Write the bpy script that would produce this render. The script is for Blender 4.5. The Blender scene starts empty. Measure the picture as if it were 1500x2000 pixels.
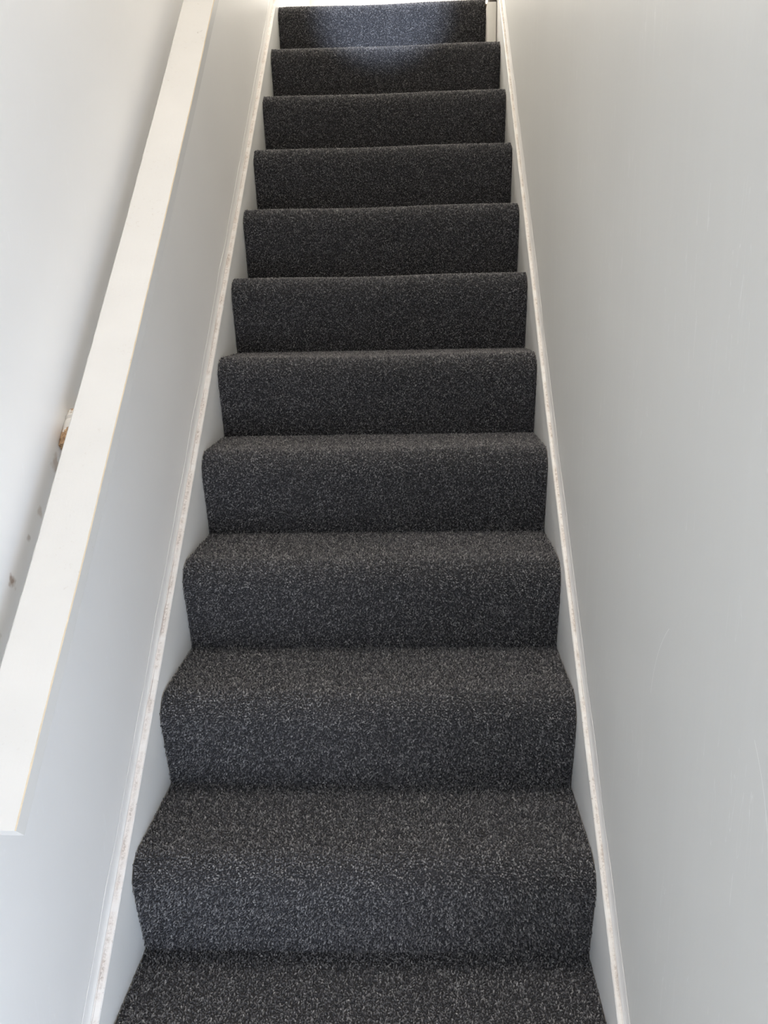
import bpy, bmesh, math, random
from mathutils import Vector, Matrix, noise

random.seed(7)
scene = bpy.context.scene
COL = scene.collection

# ------------------------------------------------------------------ camera
CAM = Vector((0.10772, -1.21218, 1.12957))
PITCH, YAW, ROLL, FPX = math.radians(-14.4344), math.radians(2.6481), math.radians(-1.2091), 1585.61
fw = Vector((-math.sin(YAW) * math.cos(PITCH), math.cos(YAW) * math.cos(PITCH), math.sin(PITCH)))
rt = Vector((math.cos(YAW), math.sin(YAW), 0))
up = rt.cross(fw)
r2 = rt * math.cos(ROLL) + up * math.sin(ROLL)
u2 = -rt * math.sin(ROLL) + up * math.cos(ROLL)
cam_data = bpy.data.cameras.new('camera')
cam = bpy.data.objects.new('camera', cam_data)
COL.objects.link(cam)
cam.matrix_world = Matrix(((r2.x, u2.x, -fw.x, CAM.x), (r2.y, u2.y, -fw.y, CAM.y), (r2.z, u2.z, -fw.z, CAM.z), (0, 0, 0, 1)))
cam_data.sensor_fit = 'VERTICAL'
cam_data.sensor_height = 36.0
cam_data.lens = 36.0 * FPX / 2000.0
cam_data.clip_start = 0.02
scene.camera = cam

# ------------------------------------------------------------------ light
world = bpy.data.worlds.new('sky')
scene.world = world
world.use_nodes = True
world.node_tree.nodes['Background'].inputs[0].default_value = (0.62, 0.74, 1.0, 1)
world.node_tree.nodes['Background'].inputs[1].default_value = 0.5


def area(name, loc, target, sx, sy, power, col, spread=180):
    d = bpy.data.lights.new(name, 'AREA')
    d.shape = 'RECTANGLE'
    d.size, d.size_y, d.energy, d.color, d.spread = sx, sy, power, col, math.radians(spread)
    o = bpy.data.objects.new(name, d)
    COL.objects.link(o)
    o.location = loc
    o.rotation_euler = (Vector(target) - Vector(loc)).to_track_quat('-Z', 'Y').to_euler()
    return o


# daylight through the glazed front door behind the camera, with added fills in the hall,
# daylight down from the upper landing, with an added fill beside it
area('front_door_daylight', (0.98, -2.36, 0.18), (-0.3, 0.3, 0.45), 0.6, 1.1, 25, (0.84, 0.88, 1.0))
area('hall_side_fill', (1.2, -1.6, 0.10), (-0.41, -0.1, 0.5), 0.7, 0.9, 15, (0.50, 0.72, 1.0))  # added side fill, brightens the left wall below the rail
area('hall_overhead_fill', (0.25, -1.25, 2.12), (0.25, -1.25, 0.0), 0.30, 0.30, 1.6, (0.96, 0.92, 0.86))  # added overhead fill, brightens the lower end of the rail
area('stairwell_ceiling_lamp', (0.0, 0.12, 4.5), (0.0, 0.02, 0.0), 0.6, 0.8, 6.6, (1.0, 0.92, 0.83), 60)
area('landing_roof_daylight', (0.0, 2.2, 4.40), (0.0, 0.6, 1.0), 0.62, 1.1, 5, (1.0, 0.76, 0.50))
area('landing_side_fill', (-0.22, 2.85, 3.3), (0.30, 1.0, 1.8), 0.32, 0.9, 33, (1.0, 0.95, 0.87))  # added fill, brightens the upper walls beside the stairs
sd = bpy.data.lights.new('top_step_patch_spot', 'SPOT')  # added spot, throws the bluish patch onto the top steps
sd.energy, sd.color, sd.spot_size, sd.spot_blend, sd.shadow_soft_size = 1500, (0.66, 0.78, 1.0), math.radians(7.6), 0.8, 0.03
so = bpy.data.objects.new('top_step_patch_spot', sd)
COL.objects.link(so)
so.location = (0.22, -2.30, 1.72)
so.rotation_euler = (Vector((-0.015, 2.12, 2.20)) - Vector(so.location)).to_track_quat('-Z', 'Y').to_euler()

vs = scene.view_settings
scene.display_settings.display_device = 'sRGB'
vs.view_transform = 'Standard'
vs.look = 'None'
vs.gamma = 1.0
vs.use_curve_mapping = False
vs.exposure = 0.05
scene.cycles.max_bounces = 8
scene.cycles.diffuse_bounces = 7
scene.cycles.glossy_bounces = 2
scene.cycles.adaptive_threshold = 0.1

# ------------------------------------------------------------------ stair dimensions
R, G, W = 0.2, 0.2154, 0.794            # rise, going, carpet width
OV = 0.0284                              # nosing overhang
TH = math.atan2(R, G)
PD = Vector((0, math.cos(TH), math.sin(TH)))   # up the pitch
ND = Vector((0, -math.sin(TH), math.cos(TH)))  # square to the pitch
XL, XR = -0.4155, 0.4115                 # wall faces
FLOOR = -2 * R
LAND = 11 * R
CEIL = LAND + 2.4


def on(x, s, h):
    return Vector((x, 0, 0)) + PD * s + ND * h


# ------------------------------------------------------------------ node helpers
def new_mat(name):
    m = bpy.data.materials.new(name)
    m.use_nodes = True
    nt = m.node_tree
    nt.nodes.clear()
    out = nt.nodes.new('ShaderNodeOutputMaterial')
    b = nt.nodes.new('ShaderNodeBsdfPrincipled')
    nt.links.new(b.outputs[0], out.inputs[0])
    return m, nt, b


def N(nt, t, **kw):
    n = nt.nodes.new(t)
    for k, v in kw.items():
        setattr(n, k, v)
    return n


def math_n(nt, op, a, b=None, c=None, clamp=False):
    n = N(nt, 'ShaderNodeMath', operation=op, use_clamp=clamp)
    for i, v in enumerate((a, b, c)):
        if v is None:
            continue
        if isinstance(v, (int, float)):
            n.inputs[i].default_value = v
        else:
            nt.links.new(v, n.inputs[i])
    return n.outputs[0]


def mix_col(nt, fac, a, b):
    n = N(nt, 'ShaderNodeMix', data_type='RGBA')
    for sock, v in ((n.inputs[0], fac), (n.inputs[6], a), (n.inputs[7], b)):
        if isinstance(v, (int, float)):
            sock.default_value = v
        elif isinstance(v, tuple):
            sock.default_value = (*v, 1)
        else:
            nt.links.new(v, sock)
    return n.outputs[2]


def noise_n(nt, vec, scale, detail=3, rough=0.5):
    n = N(nt, 'ShaderNodeTexNoise')
    n.inputs['Scale'].default_value = scale
    n.inputs['Detail'].default_value = detail
    n.inputs['Roughness'].default_value = rough
    nt.links.new(vec, n.inputs['Vector'])
    return n.outputs[0]


def mapped(nt, vec, scale=(1, 1, 1), rot=(0, 0, 0), loc=(0, 0, 0)):
    n = N(nt, 'ShaderNodeMapping')
    n.inputs['Scale'].default_value = scale
    n.inputs['Rotation'].default_value = rot
    n.inputs['Location'].default_value = loc
    nt.links.new(vec, n.inputs['Vector'])
    return n.outputs[0]


def ramp(nt, val, lo, hi):
    n = N(nt, 'ShaderNodeMapRange', clamp=True)
    n.inputs[1].default_value, n.inputs[2].default_value = lo, hi
    nt.links.new(val, n.inputs[0])
    return n.outputs[0]


def bump(nt, b, h, strength, dist):
    n = N(nt, 'ShaderNodeBump')
    n.inputs['Strength'].default_value = strength
    n.inputs['Distance'].default_value = dist
    nt.links.new(h, n.inputs['Height'])
    nt.links.new(n.outputs[0], b.inputs['Normal'])


def coords(nt):
    return N(nt, 'ShaderNodeTexCoord').outputs['Object']


def dist_to(nt, vec, pt):
    n = N(nt, 'ShaderNodeVectorMath', operation='DISTANCE')
    nt.links.new(vec, n.inputs[0])
    n.inputs[1].default_value = pt
    return n.outputs['Value']


# ------------------------------------------------------------------ materials
def wall_paint(name, base, spots=(), arc=None, rough=0.42):
    m, nt, b = new_mat(name)
    co = coords(nt)
    # brushed, patchy emulsion: broad drifts, upright roller streaks, small scuffs and specks
    drift = noise_n(nt, co, 2.2, 2)
    streak = noise_n(nt, mapped(nt, co, (16, 16, 1.3)), 2.0, 2, 0.6)
    col = mix_col(nt, ramp(nt, drift, 0.35, 0.68), tuple(c * 0.965 for c in base), base)
    col = mix_col(nt, math_n(nt, 'MULTIPLY', ramp(nt, streak, 0.52, 0.78), 0.06), col, (0.9, 0.9, 0.89))
    vor = N(nt, 'ShaderNodeTexVoronoi')
    vor.inputs['Scale'].default_value = 11
    nt.links.new(mapped(nt, co, (1, 1, 0.55), (0.3, 0, 0)), vor.inputs['Vector'])
    keep = math_n(nt, 'GREATER_THAN', N(nt, 'ShaderNodeSeparateColor').outputs[0], 0.5)
    sep = nt.nodes[-2] if nt.nodes[-2].bl_idname == 'ShaderNodeSeparateColor' else [x for x in nt.nodes if x.bl_idname == 'ShaderNodeSeparateColor'][-1]
    nt.links.new(vor.outputs['Color'], sep.inputs[0])
    keep.node.inputs[1].default_value = 0.80
    wob = noise_n(nt, co, 160, 0)
    dd = math_n(nt, 'ADD', vor.outputs['Distance'], math_n(nt, 'MULTIPLY', wob, 0.035))
    speck = math_n(nt, 'MULTIPLY', math_n(nt, 'LESS_THAN', dd, 0.038), keep)
    col = mix_col(nt, math_n(nt, 'MULTIPLY', speck, 0.55), col, (0.30, 0.27, 0.24))
    # thin pale scratches
    scr = noise_n(nt, mapped(nt, co, (30, 30, 2.4), (0.25, 0, 0)), 3.0, 1)
    line = math_n(nt, 'LESS_THAN', math_n(nt, 'ABSOLUTE', math_n(nt, 'SUBTRACT', scr, 0.62)), 0.006)
    gate = math_n(nt, 'GREATER_THAN', noise_n(nt, co, 7, 0), 0.58)
    col = mix_col(nt, math_n(nt, 'MULTIPLY', math_n(nt, 'MULTIPLY', line, gate), 0.30), col, (0.95, 0.95, 0.94))
    sn = math_n(nt, 'SUBTRACT', noise_n(nt, co, 90, 2), 0.5) if spots else None
    for (pt, rad, c, f) in spots:
        dv = math_n(nt, 'ADD', dist_to(nt, co, pt), math_n(nt, 'MULTIPLY', sn, rad * 1.6))
        col = mix_col(nt, math_n(nt, 'MULTIPLY', math_n(nt, 'SUBTRACT', 1.0, ramp(nt, dv, rad * 0.35, rad)), f), col, c)
    if arc:
        ctr, rad, zmin, zmax = arc
        da = math_n(nt, 'ABSOLUTE', math_n(nt, 'SUBTRACT', dist_to(nt, co, ctr), rad))
        sx = N(nt, 'ShaderNodeSeparateXYZ')
        nt.links.new(co, sx.inputs[0])
        g = math_n(nt, 'MULTIPLY', math_n(nt, 'LESS_THAN', da, 0.0007), math_n(nt, 'MULTIPLY', math_n(nt, 'GREATER_THAN', sx.outputs[2], zmin), math_n(nt, 'LESS_THAN', sx.outputs[2], zmax)))
        col = mix_col(nt, math_n(nt, 'MULTIPLY', g, 0.5), col, (0.95, 0.95, 0.93))
    nt.links.new(col, b.inputs['Base Color'])
    b.inputs['Roughness'].default_value = rough
    bump(nt, b, noise_n(nt, mapped(nt, co, (1, 1, 0.35)), 90, 2), 0.10, 0.002)
    return m


WALL_L = wall_paint('white_wall_paint_left', (0.90, 0.885, 0.865),
                    spots=(((XL, -0.247, 0.794), 0.011, (0.26, 0.15, 0.08), 0.75),
                           ((XL, -0.085, 0.915), 0.016, (0.42, 0.29, 0.18), 0.5),
                           ((XL, -0.15, 0.86), 0.009, (0.42, 0.32, 0.22), 0.4),
                           ((XL, -0.30, 0.74), 0.010, (0.25, 0.19, 0.14), 0.55),
                           ((XL, -0.19, 0.835), 0.006, (0.35, 0.28, 0.22), 0.5)))
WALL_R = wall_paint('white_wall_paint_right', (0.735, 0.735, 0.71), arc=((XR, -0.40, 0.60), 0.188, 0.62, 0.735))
WALL_P = wall_paint('white_wall_paint_plain', (0.86, 0.85, 0.83))


def trim_paint(name, base, dirt, dirt_amt, rough=0.35, grain=(2, 0.4, 0.4)):
    m, nt, b = new_mat(name)
    co = coords(nt)
    n1 = noise_n(nt, co, 9, 4)
    n2 = noise_n(nt, co, 130, 4, 0.7)
    f = math_n(nt, 'MULTIPLY', ramp(nt, n2, 0.60, 0.78), ramp(nt, n1, 0.48, 0.66))
    col = mix_col(nt, ramp(nt, n1, 0.3, 0.7), base, tuple(c * 0.955 for c in base))
    col = mix_col(nt, math_n(nt, 'MULTIPLY', f, dirt_amt), col, dirt)
    nt.links.new(col, b.inputs['Base Color'])
    b.inputs['Roughness'].default_value = rough
    bump(nt, b, math_n(nt, 'ADD', noise_n(nt, mapped(nt, co, grain), 120, 3), n2), 0.12, 0.001)
    return m


RAIL = trim_paint('handrail_gloss_paint', (0.74, 0.725, 0.695), (0.45, 0.37, 0.29), 0.55, 0.30)
RAIL_EDGE = trim_paint('worn_rail_arris', (0.70, 0.58, 0.42), (0.35, 0.24, 0.14), 0.8, 0.6)
STRING_FACE = trim_paint('string_face_paint', (0.85, 0.845, 0.825), (0.55, 0.50, 0.44), 0.5, 0.35)
POST_PAINT = trim_paint('cream_post_paint', (0.90, 0.87, 0.81), (0.5, 0.45, 0.4), 0.2)


def string_top_mat(name, dirt_c, crack_c, base):
    """old paint on the string's top edge: 'across' runs 0 at the carpet side to 1 at the wall."""
    m, nt, b = new_mat(name)
    co = coords(nt)
    at = N(nt, 'ShaderNodeAttribute', attribute_name='across').outputs['Fac']
    along = mapped(nt, co, (0, 1, 1))
    n1 = noise_n(nt, along, 22, 4, 0.6)
    n2 = noise_n(nt, co, 170, 4, 0.75)
    n3 = noise_n(nt, along, 5, 2)
    col = mix_col(nt, ramp(nt, n1, 0.35, 0.7), base, tuple(c * k for c, k in zip(base, (0.93, 0.88, 0.85))))
    # grime band
    dband = math_n(nt, 'ABSOLUTE', math_n(nt, 'SUBTRACT', at, dirt_c))
    band = math_n(nt, 'SUBTRACT', 1.0, ramp(nt, dband, 0.05, 0.34))
    grime = math_n(nt, 'MULTIPLY', band, math_n(nt, 'MULTIPLY', ramp(nt, n2, 0.42, 0.64), ramp(nt, n1, 0.38, 0.58)))
    col = mix_col(nt, math_n(nt, 'MULTIPLY', grime, 0.9), col, (0.40, 0.33, 0.27))
    # hairline crack that comes and goes
    cpos = math_n(nt, 'ADD', math_n(nt, 'MULTIPLY', math_n(nt, 'SUBTRACT', n1, 0.5), 0.22), crack_c)
    cd = math_n(nt, 'ABSOLUTE', math_n(nt, 'SUBTRACT', at, cpos))
    crack = math_n(nt, 'MULTIPLY', math_n(nt, 'LESS_THAN', cd, 0.035), ramp(nt, n3, 0.44, 0.52))
    col = mix_col(nt, math_n(nt, 'MULTIPLY', crack, 0.8), col, (0.20, 0.16, 0.13))
    # chips on the carpet-side arris
    chip = math_n(nt, 'MULTIPLY', math_n(nt, 'LESS_THAN', at, 0.09), ramp(nt, n2, 0.60, 0.66))
    col = mix_col(nt, math_n(nt, 'MULTIPLY', chip, 0.7), col, (0.36, 0.28, 0.20))
    nt.links.new(col, b.inputs['Base Color'])
    b.inputs['Roughness'].default_value = 0.5
    bump(nt, b, math_n(nt, 'SUBTRACT', n2, math_n(nt, 'MULTIPLY', crack, 3.0)), 0.3, 0.001)
    return m


STRING_TOP_L = string_top_mat('string_top_paint_left', 0.50, 0.68, (0.86, 0.83, 0.80))
STRING_TOP_R = string_top_mat('string_top_paint_right', 0.52, 0.62, (0.86, 0.84, 0.805))
CAULK = trim_paint('caulk_paint', (0.85, 0.835, 0.815), (0.5, 0.44, 0.38), 0.35, 0.5)


def simple(name, c, rough=0.6, vary=0.15, sc=40, metal=0.0):
    m, nt, b = new_mat(name)
    n = noise_n(nt, coords(nt), sc, 4)
    col = mix_col(nt, ramp(nt, n, 0.3, 0.7), tuple(x * (1 - vary) for x in c), tuple(min(1, x * (1 + vary)) for x in c))
    nt.links.new(col, b.inputs['Base Color'])
    b.inputs['Roughness'].default_value = rough
    b.inputs['Metallic'].default_value = metal
    return m


WOOD = simple('bare_softwood', (0.42, 0.27, 0.15), 0.7, 0.4, 60)
TIMBER = simple('stair_timber', (0.40, 0.28, 0.17), 0.7, 0.3, 30)
DARK = simple('dark_gap_tone', (0.10, 0.085, 0.07), 0.5, 0.3, 30)  # darkness of the gap above the post base, put into the colour
HOLE = simple('dark_hole', (0.16, 0.11, 0.07), 0.9, 0.3, 300)
HALLFLOOR = simple('pale_hall_floor', (0.55, 0.50, 0.43), 0.4, 0.1, 8)
BACKING = simple('carpet_backing', (0.030, 0.029, 0.031), 0.95, 0.3, 200)
JUTE = simple('tan_backing_edge', (0.40, 0.35, 0.28), 0.9, 0.5, 500)

m, nt, b = new_mat('carpet_yarn')
oi = N(nt, 'ShaderNodeObjectInfo')
cr = N(nt, 'ShaderNodeValToRGB')
cr.color_ramp.interpolation = 'LINEAR'
els = cr.color_ramp.elements
els[0].position, els[0].color = 0.0, (0.042, 0.042, 0.048, 1)
els[1].position, els[1].color = 1.0, (0.33, 0.323, 0.32, 1)
for p_, c_ in ((0.40, (0.088, 0.086, 0.092)), (0.74, (0.150, 0.146, 0.150)), (0.93, (0.22, 0.215, 0.215))):
    e = els.new(p_)
    e.color = (*c_, 1)
nt.links.new(oi.outputs['Random'], cr.inputs[0])
nt.links.new(cr.outputs[0], b.inputs['Base Color'])
b.inputs['Roughness'].default_value = 0.62
b.inputs['Specular IOR Level'].default_value = 0.35
YARN = m


# ------------------------------------------------------------------ mesh helpers
def obj(name, verts, faces, mats, parent=None, smooth=False, fmat=None):
    me = bpy.data.meshes.new(name)
    me.from_pydata([tuple(v) for v in verts], [], faces)
    for mm in (mats if isinstance(mats, (list, tuple)) else [mats]):
        me.materials.append(mm)
    if fmat:
        me.polygons.foreach_set('material_index', fmat)
    if smooth:
        me.polygons.foreach_set('use_smooth', [True] * len(me.polygons))
    me.validate()
    bm = bmesh.new()
    bm.from_mesh(me)
    bmesh.ops.recalc_face_normals(bm, faces=bm.faces)
    bm.to_mesh(me)
    bm.free()
    o = bpy.data.objects.new(name, me)
    COL.objects.link(o)
    if parent:
        o.parent = parent
        o.matrix_parent_inverse = Matrix.Translation(-Vector(parent.location))
    return o


def box(name, x0, x1, y0, y1, z0, z1, mat, parent=None, bev=0.0):
    bm = bmesh.new()
    bmesh.ops.create_cube(bm, size=1)
    for v in bm.verts:
        v.co = Vector(((x0 + x1) / 2 + v.co.x * (x1 - x0), (y0 + y1) / 2 + v.co.y * (y1 - y0), (z0 + z1) / 2 + v.co.z * (z1 - z0)))
    if bev:
        bmesh.ops.bevel(bm, geom=list(bm.edges), offset=bev, segments=2, affect='EDGES', profile=0.5)
    me = bpy.data.meshes.new(name)
    bm.to_mesh(me)
    bm.free()
    me.materials.append(mat)
    o = bpy.data.objects.new(name, me)
    COL.objects.link(o)
    if parent:
        o.parent = parent
        o.matrix_parent_inverse = Matrix.Translation(-Vector(parent.location))
    return o


def empty(name, loc, label, cat, group=None):
    o = bpy.data.objects.new(name, None)
    COL.objects.link(o)
    o.location = loc
    o.empty_display_size = 0.1
    o['label'], o['category'] = label, cat
    if group:
        o['group'] = group
    return o


def struct(o, label, cat=None):
    o['kind'] = 'structure'
    o['label'] = label
    if cat:
        o['category'] = cat
    return o


def sweep(name, rings, mats, parent=None, closed=True, smooth=False, mat_of=None, cap=True, across=None):
    """rings: equal-length lists of points; closed profile when closed."""
    n = len(rings[0])
    verts = [v for r in rings for v in r]
    faces, fm = [], []
    for i in range(len(rings) - 1):
        for j in range(n if closed else n - 1):
            k = (j + 1) % n
            faces.append((i * n + j, i * n + k, (i + 1) * n + k, (i + 1) * n + j))
            fm.append(mat_of(j) if mat_of else 0)
    if cap and closed:
        faces.append(tuple(range(n)))
        faces.append(tuple((len(rings) - 1) * n + j for j in range(n)))
        fm += [0, 0]
    o = obj(name, verts, faces, mats, parent, smooth, fm)
    if across:
        a = o.data.attributes.new('across', 'FLOAT', 'POINT')
        a.data.foreach_set('value', [across[j] for _ in rings for j in range(n)])
    return o


# ------------------------------------------------------------------ the setting
T = 0.12
YB, YF = -2.45, 3.30
struct(box('wall_left', XL - T, XL, YB, YF, FLOOR, CEIL, WALL_L), 'white painted plaster wall behind the handrail, left of the stairs', 'wall')
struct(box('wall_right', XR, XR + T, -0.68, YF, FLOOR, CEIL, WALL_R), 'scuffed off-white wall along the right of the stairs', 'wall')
struct(box('wall_back', XL, XR, YF, YF + T, LAND, CEIL, WALL_P), 'white wall at the head of the stairs', 'wall')
struct(box('ceiling', XL, XR + T, -0.45, YF, CEIL, CEIL + T, WALL_P), 'white ceiling over the stairwell', 'ceiling')
struct(box('wall_header', XL, XR, -0.57, -0.45, LAND - 0.02, CEIL, WALL_P), 'white wall above the hall, facing the stairwell', 'wall')
struct(box('ceiling_hall', XL, 1.42, YB, -0.45, LAND - 0.02, LAND + 0.1, WALL_P), 'white hall ceiling', 'ceiling')
struct(box('floor', XL, 1.42, YB, -0.40, FLOOR - T, FLOOR, HALLFLOOR), 'pale hall floor', 'floor')
struct(box('floor_landing', XL + 0.02, XR - 0.016, 2.20, YF, LAND - 0.15, LAND, BACKING), 'upper landing floor', 'floor')
struct(box('wall_hall', 1.30, 1.42, YB, -0.68, FLOOR, LAND - 0.02, WALL_P), 'white side wall of the hall', 'wall')
struct(box('wall_hall_return', XR + T, 1.30, -0.80, -0.68, FLOOR, LAND - 0.02, WALL_P), 'white return wall of the hall', 'wall')
struct(box('wall_front', XL, 1.42, YB - T, YB, FLOOR, LAND - 0.02, WALL_P), 'white wall at the front of the hall', 'wall')

# ------------------------------------------------------------------ carpet
NB = 26   # columns across


def profile(k):
    """side profile of one step cover: riser base, straight up to the nosing, round it, back along the tread."""
    y0, z0 = (k - 1) * G, (k - 1) * R
    r = 0.044
    cy, cz = y0 - OV + r, z0 + R - r
    # tangent from riser base to the nosing circle
    dx, dz = cy - y0, cz - z0
    L = math.hypot(dx, dz)
    al = math.atan2(dz, dx)
    be = math.asin(r / L)
    ta = al + be + math.pi / 2   # direction from the centre to the tangent point
    tp = (cy + r * math.cos(ta), cz + r * math.sin(ta))
    pts = []
    for i in range(10):
        t = i / 9
        pts.append((y0 + (tp[0] - y0) * t, z0 + (tp[1] - z0) * t))
    a1 = math.pi / 2
    for i in range(1, 9):
        a = ta + (a1 - ta) * i / 8
        pts.append((cy + r * math.cos(a), cz + r * math.sin(a)))
    y1 = y0 + G
    for i in range(1, 9):
        t = i / 8
        pts.append((cy + (y1 - cy) * t, z0 + R))
    return pts


stair_base = Vector((0, -2 * G, FLOOR))
carpet = empty('stair_carpet', stair_base, 'charcoal speckled pile carpet fitted wall to wall over the stair flight', 'carpet')

# pile: real yarn tufts grown over each step cover
ng = bpy.data.node_groups.new('carpet_pile', 'GeometryNodeTree')
ng.interface.new_socket('Geometry', in_out='INPUT', socket_type='NodeSocketGeometry')
sk = ng.interface.new_socket('Seed', in_out='INPUT', socket_type='NodeSocketInt')
ng.interface.new_socket('Geometry', in_out='OUTPUT', socket_type='NodeSocketGeometry')
SEED_ID = sk.identifier
gi, go = ng.nodes.new('NodeGroupInput'), ng.nodes.new('NodeGroupOutput')
dp = ng.nodes.new('GeometryNodeDistributePointsOnFaces')
dp.distribute_method = 'POISSON'
dp.inputs['Distance Min'].default_value = 0.0022
dp.inputs['Density Max'].default_value = 185000
ico = ng.nodes.new('GeometryNodeMeshIcoSphere')
ico.inputs['Radius'].default_value = 1.0
ico.inputs['Subdivisions'].default_value = 1
tr = ng.nodes.new('GeometryNodeTransform')
tr.inputs['Scale'].default_value = (0.00152, 0.00122, 0.0031)
tr.inputs['Translation'].default_value = (0, 0, 0.0012)
ss = ng.nodes.new('GeometryNodeSetShadeSmooth')
sm = ng.nodes.new('GeometryNodeSetMaterial')
sm.inputs['Material'].default_value = YARN
iop = ng.nodes.new('GeometryNodeInstanceOnPoints')
rr = ng.nodes.new('FunctionNodeRandomValue')
rr.data_type = 'FLOAT_VECTOR'
rr.inputs['Min'].default_value = (-0.85, -0.85, 0)
rr.inputs['Max'].default_value = (0.85, 0.85, 6.283)
rot = ng.nodes.new('FunctionNodeRotateRotation')
rot.rotation_space = 'LOCAL'
e2r = ng.nodes.new('FunctionNodeEulerToRotation')
rs = ng.nodes.new('FunctionNodeRandomValue')
rs.data_type = 'FLOAT'
rs.inputs[2].default_value = 0.8
rs.inputs[3].default_value = 1.25
l = ng.links.new
l(gi.outputs[0], dp.inputs['Mesh'])
l(gi.outputs[1], dp.inputs['Seed'])
l(gi.outputs[1], rr.inputs['Seed'])
l(ico.outputs[0], tr.inputs['Geometry'])
l(tr.outputs[0], ss.inputs[0])
l(ss.outputs[0], sm.inputs['Geometry'])
l(dp.outputs['Points'], iop.inputs['Points'])
l(sm.outputs[0], iop.inputs['Instance'])
l(dp.outputs['Rotation'], rot.inputs[0])
l(rr.outputs[0], e2r.inputs[0])
l(e2r.outputs[0], rot.inputs[1])
l(rot.outputs[0], iop.inputs['Rotation'])
l(rs.outputs[1], iop.inputs['Scale'])
l(iop.outputs[0], go.inputs[0])


def step_points(k, x0, x1):
    rows = []
    for (y, z) in profile(k):
        row = []
        for i in range(NB + 1):
            u = i / NB
            x = x0 + (x1 - x0) * u
            t = (z - (k - 1) * R) / R
            back = min(1.0, max(0.0, (k * G - y) / 0.12))   # tight again at the crease
            # wear: the nosing dips a little where feet fall, carpet not perfectly taut
            dip = -0.0035 * math.exp(-((u - 0.45) / 0.22) ** 2) * max(0, t - 0.5) * 2 * back
            wv = noise.noise(Vector((x * 5, y * 4 + k * 3.1, z * 4))) * 0.0022 * math.sin(min(1, max(0, t)) * math.pi * 0.5) * back
            row.append(Vector((x, y - wv, z + dip + wv * 0.5)))
        rows.append(row)
    return rows


for k in range(-1, 12):
    x0, x1 = -W / 2, W / 2
    if k == 11:
        x1 = 0.363
    rows = step_points(k, x0, x1)
    n = NB + 1
    top = [v for r_ in rows for v in r_]
    # 5 mm thick backing below the visible surface
    th = 0.005
    low = []
    for j, r_ in enumerate(rows):
        a, c = rows[max(0, j - 1)][0], rows[min(len(rows) - 1, j + 1)][0]
        tg = (c - a).normalized()
        nn = Vector((0, -tg.z, tg.y))
        low += [v - nn * th for v in r_]
    faces, fm = [], []
    m_ = len(rows)
    o_ = m_ * n
    for j in range(m_ - 1):
        for i in range(NB):
            q_ = (j * n + i, j * n + i + 1, (j + 1) * n + i + 1, (j + 1) * n + i)
            faces.append(q_)
            fm.append(0)
            faces.append(tuple(o_ + v for v in reversed(q_)))
            fm.append(0)
        for i in (0, NB):
            faces.append((j * n + i, (j + 1) * n + i, o_ + (j + 1) * n + i, o_ + j * n + i))
            fm.append(1)
    for j in (0, m_ - 1):
        for i in range(NB):
            faces.append((j * n + i, j * n + i + 1, o_ + j * n + i + 1, o_ + j * n + i))
            fm.append(0)
    ob = obj('carpet_step', top + low, faces, [BACKING, JUTE], carpet, False, fm)
    # pile object: the top skin carries the tufts
    pf = [(j * n + i, j * n + i + 1, (j + 1) * n + i + 1, (j + 1) * n + i) for j in range(m_ - 1) for i in range(NB)]
    me = bpy.data.meshes.new('carpet_pile')
    me.from_pydata([tuple(v) for v in top], [], pf)
    me.update()
    po = bpy.data.objects.new('carpet_pile', me)
    COL.objects.link(po)
    po.parent = ob
    if me.polygons[0].normal.y > 0:
        me.flip_normals()
    me.materials.append(YARN)
    po['kind'] = 'stuff'
    md = po.modifiers.new('pile', 'NODES')
    md.node_group = ng
    md[SEED_ID] = k + 5

# ------------------------------------------------------------------ staircase: strings and the timber under the carpet
stairs = empty('staircase', stair_base, 'straight timber staircase with white painted side strings between two walls', 'staircase')
for k in range(-1, 12):
    y0, z0 = (k - 1) * G, (k - 1) * R
    ob = box('tread', -W / 2 - 0.0015, W / 2 + 0.0015, y0 - OV + 0.034, y0 + G + 0.022, z0 + R - 0.030, z0 + R - 0.0115, TIMBER, stairs, 0.004)
    ob = box('riser', -W / 2 - 0.0015, W / 2 + 0.0015, y0 + 0.009, y0 + 0.022, z0 - 0.0112, z0 + R - 0.0302, TIMBER, stairs)


def interp(tab, t):
    if t <= tab[0][0]:
        return tab[0][1]
    for (a, va), (c, vc) in zip(tab, tab[1:]):
        if t <= c:
            return va + (vc - va) * (t - a) / (c - a)
    return tab[-1][1]


H_L = [(-0.6, 0.183), (3.2, 0.185)]
H_R = [(-0.6, 0.186), (1.1, 0.186), (1.7, 0.202), (2.3, 0.214), (2.95, 0.222), (3.3, 0.226)]


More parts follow.
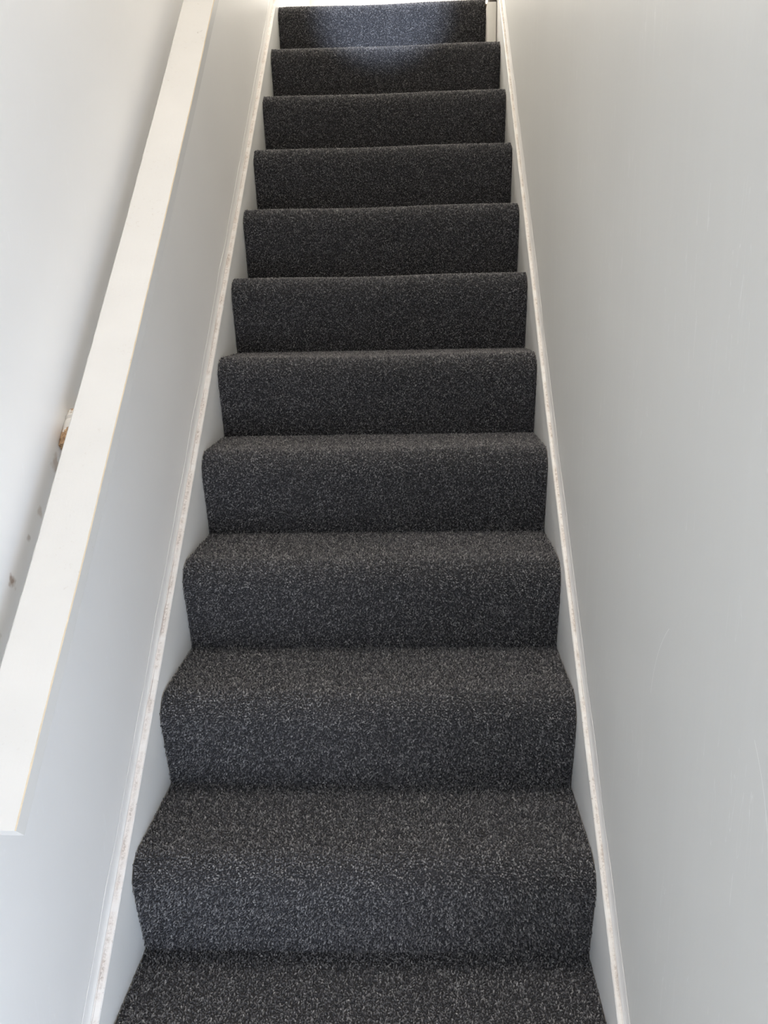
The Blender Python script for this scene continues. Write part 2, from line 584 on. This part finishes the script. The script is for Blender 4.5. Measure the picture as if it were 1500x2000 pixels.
def build_string(side, htab, top_mat, label):
    s0, s1, st = -0.62, 3.24, 0.008
    xin = side * (W / 2 + 0.0022)
    xw = (XL if side < 0 else XR)
    th = abs(xw - xin)
    rings = []
    cnt = int((s1 - s0) / st)
    for i in range(cnt + 1):
        s = s0 + (s1 - s0) * i / cnt
        h = interp(htab, s) + 0.0016 * noise.noise(Vector((s * 3.0, side * 5, 0)))
        e = 0.0009 * noise.noise(Vector((s * 45, side * 3, 1))) + 0.0007 * noise.noise(Vector((s * 140, side, 4)))
        e2 = 0.0007 * noise.noise(Vector((s * 90, side * 3, 9)))
        prof = [(xin, -0.085), (xin, h - 0.0022 + e2), (xin + side * (0.0016 + e), h), (xin + side * th * 0.5, h + e2 * 0.7), (xw - side * 0.0008, h + 0.0006), (xw - side * 0.0008, -0.085)]
        rings.append([on(x, s, hh) for x, hh in prof])
    o = sweep('string', rings, [STRING_FACE, top_mat], stairs, True, False, lambda j: 1 if j in (1, 2, 3) else 0, True, [0, 0.0, 0.08, 0.5, 1.0, 1.0])
    o['label'] = label
    # painted caulk filling the angle between string and wall
    rad = 0.030
    rings = []
    for i in range(0, cnt + 1, 2):
        s = s0 + (s1 - s0) * i / cnt
        h = interp(htab, s) + 0.0016 * noise.noise(Vector((s * 3.0, side * 5, 0)))
        rw = rad * (1 + 0.25 * noise.noise(Vector((s * 8, side * 7, 2))))
        rx = rw * 0.125
        prof = [(xw - side * 0.0006, h + 0.0012), (xw - side * rx, h + 0.0012)]
        for a in range(1, 8):
            t = a / 8
            prof.append((xw - side * (0.0006 + rx * (1 - t) ** 2.4), h + 0.0012 + rw * t ** 1.3))
        prof.append((xw - side * 0.0005, h + rw * 1.02))
        rings.append([on(x, s, hh) for x, hh in prof])
    f = sweep('caulk_bead', rings, [CAULK], o, True, True)
    f['label'] = 'painted filler along the wall'
    return o


build_string(-1, H_L, STRING_TOP_L, 'left side string, white paint worn and cracked along its top edge')
build_string(1, H_R, STRING_TOP_R, 'right side string, cream-white paint with a grimy crack against the wall')

# ------------------------------------------------------------------ handrail
rail_base = on(-0.353, 0.052, 0.7505)
rail = empty('handrail', rail_base, 'white painted flat board handrail running up the left wall', 'handrail')
RX0, RX1, RT = -0.387, -0.319, 0.0235
BEND = [(0.05, 0.7737), (0.45, 0.7735), (0.75, 0.7765), (1.0, 0.781), (1.25, 0.7885), (1.55, 0.798), (1.9, 0.812), (2.3, 0.828), (2.75, 0.846)]
rings = []
cnt = 330
for i in range(cnt + 1):
    s = 0.0515 + (2.62 - 0.0515) * i / cnt
    h = sum(interp(BEND, s + q_) for q_ in (-0.1, -0.05, 0, 0.05, 0.1)) / 5 if s > 0.3 else interp(BEND, s)
    e = 0.0006 * noise.noise(Vector((s * 30, 1, 1))) + 0.0007 * noise.noise(Vector((s * 110, 1, 6)))
    w = 0.0010 * noise.noise(Vector((s * 4, 3, 3)))
    bv = 0.0012 + max(0, e)
    prof = [(RX0 + w, h - RT), (RX0 + w + e, h - 0.002), (RX0 + w + 0.002 + abs(e), h), (RX1 + w - bv, h), (RX1 + w, h - bv), (RX1 + w, h - RT + 0.001), (RX1 + w - 0.001, h - RT)]
    rings.append([on(x, s, hh) for x, hh in prof])
board = sweep('rail_board', rings, [RAIL, RAIL_EDGE], rail, True, False, lambda j: 1 if j == 3 else 0)
# chipped mounting block in the gap between board and wall
ring = []
for i in range(15):
    t = i / 14
    s = 0.588 + 0.066 * t
    f = math.sin(math.pi * min(1, max(0.02, t * 0.92 + 0.05))) ** 0.35
    top = 0.7435 - 0.006 + 0.004 * f + 0.0022 * noise.noise(Vector((s * 160, 2, 2)))
    x_out = XL + 0.0008
    ring.append([on(x_out, s, 0.705), on(x_out, s, top - 0.003), on(x_out + 0.004, s, top + 0.001 * noise.noise(Vector((s * 300, 4, 2)))), on(-0.398, s, top + 0.003 + 0.0015 * noise.noise(Vector((s * 250, 8, 2)))), on(RX0 - 0.0005, s, top + 0.004), on(RX0 - 0.0005, s, 0.705)])
m, nt, b = new_mat('chipped_block')
co = coords(nt)
n1 = noise_n(nt, co, 85, 4, 0.65)
n2 = noise_n(nt, co, 260, 4)
sxyz = N(nt, 'ShaderNodeSeparateXYZ')
nt.links.new(co, sxyz.inputs[0])
mid = math_n(nt, 'ABSOLUTE', math_n(nt, 'SUBTRACT', sxyz.outputs[2], on(0, 0.626, 0.745).z))
pm = math_n(nt, 'SUBTRACT', math_n(nt, 'ADD', n1, 0.14), math_n(nt, 'MULTIPLY', mid, 16.0))
wood = mix_col(nt, ramp(nt, n2, 0.35, 0.65), (0.22, 0.11, 0.05), (0.58, 0.40, 0.24))
nt.links.new(mix_col(nt, ramp(nt, pm, 0.42, 0.48), wood, (0.72, 0.70, 0.66)), b.inputs['Base Color'])
b.inputs['Roughness'].default_value = 0.7
blk = sweep('mounting_block', ring, [m], rail, True, False)
blk['label'] = 'chipped brown wooden block between rail and wall'
# a second block higher up carries the board out of sight of the first
for s_ in (1.95,):
    hh = interp(BEND, s_)
    bm_r = [[on(XL + 0.0008, s_ + q_, hh - 0.06), on(XL + 0.0008, s_ + q_, hh - 0.030), on(RX0 - 0.0005, s_ + q_, hh - 0.028), on(RX0 - 0.0005, s_ + q_, hh - 0.06)] for q_ in (0, 0.03, 0.06)]
    sweep('mounting_block', bm_r, [RAIL], rail, True, False)


def dent(px, s, lx, ls, ang):
    hh = interp(BEND, s) + 0.00025
    vs_, fs_ = [], []
    nseg = 10
    for i in range(nseg):
        a = 2 * math.pi * i / nseg
        dx, ds = lx * math.cos(a), ls * math.sin(a)
        vs_.append(on(px + dx * math.cos(ang) - ds * math.sin(ang), s + dx * math.sin(ang) + ds * math.cos(ang), hh))
    vs_.append(on(px, s, hh - 0.0012))
    fs_ = [(i, (i + 1) % nseg, nseg) for i in range(nseg)]
    return obj('nail_hole', vs_, fs_, HOLE, board)


dent(-0.3606, 0.4569, 0.0030, 0.0018, 0.6)
dent(-0.3533, 0.4641, 0.0026, 0.0014, 0.6)
dent(-0.337, 1.600, 0.0020, 0.0045, -0.2)
dent(-0.3315, 1.603, 0.0012, 0.0030, -0.2)

# ------------------------------------------------------------------ post at the head of the stairs
post = empty('newel_post', (0.381, 2.10, 10 * R), 'cream painted post base beside the topmost riser, against the right wall', 'post')
box('post_base', 0.3645, 0.3975, 2.070, 2.155, 10 * R + 0.006, 2.166, POST_PAINT, post, 0.0025)
box('dark_gap_block', 0.372, 0.3975, 2.078, 2.14, 2.166, 3.1, DARK, post, 0.002)  # made-up dark block, stands in for the dark gap above the base

# ------------------------------------------------------------------ landing skirting
struct(box('baseboard_back', XL, XR, YF - 0.018, YF, LAND, LAND + 0.14, RAIL, None, 0.002), 'white skirting board on the landing wall', 'baseboard')
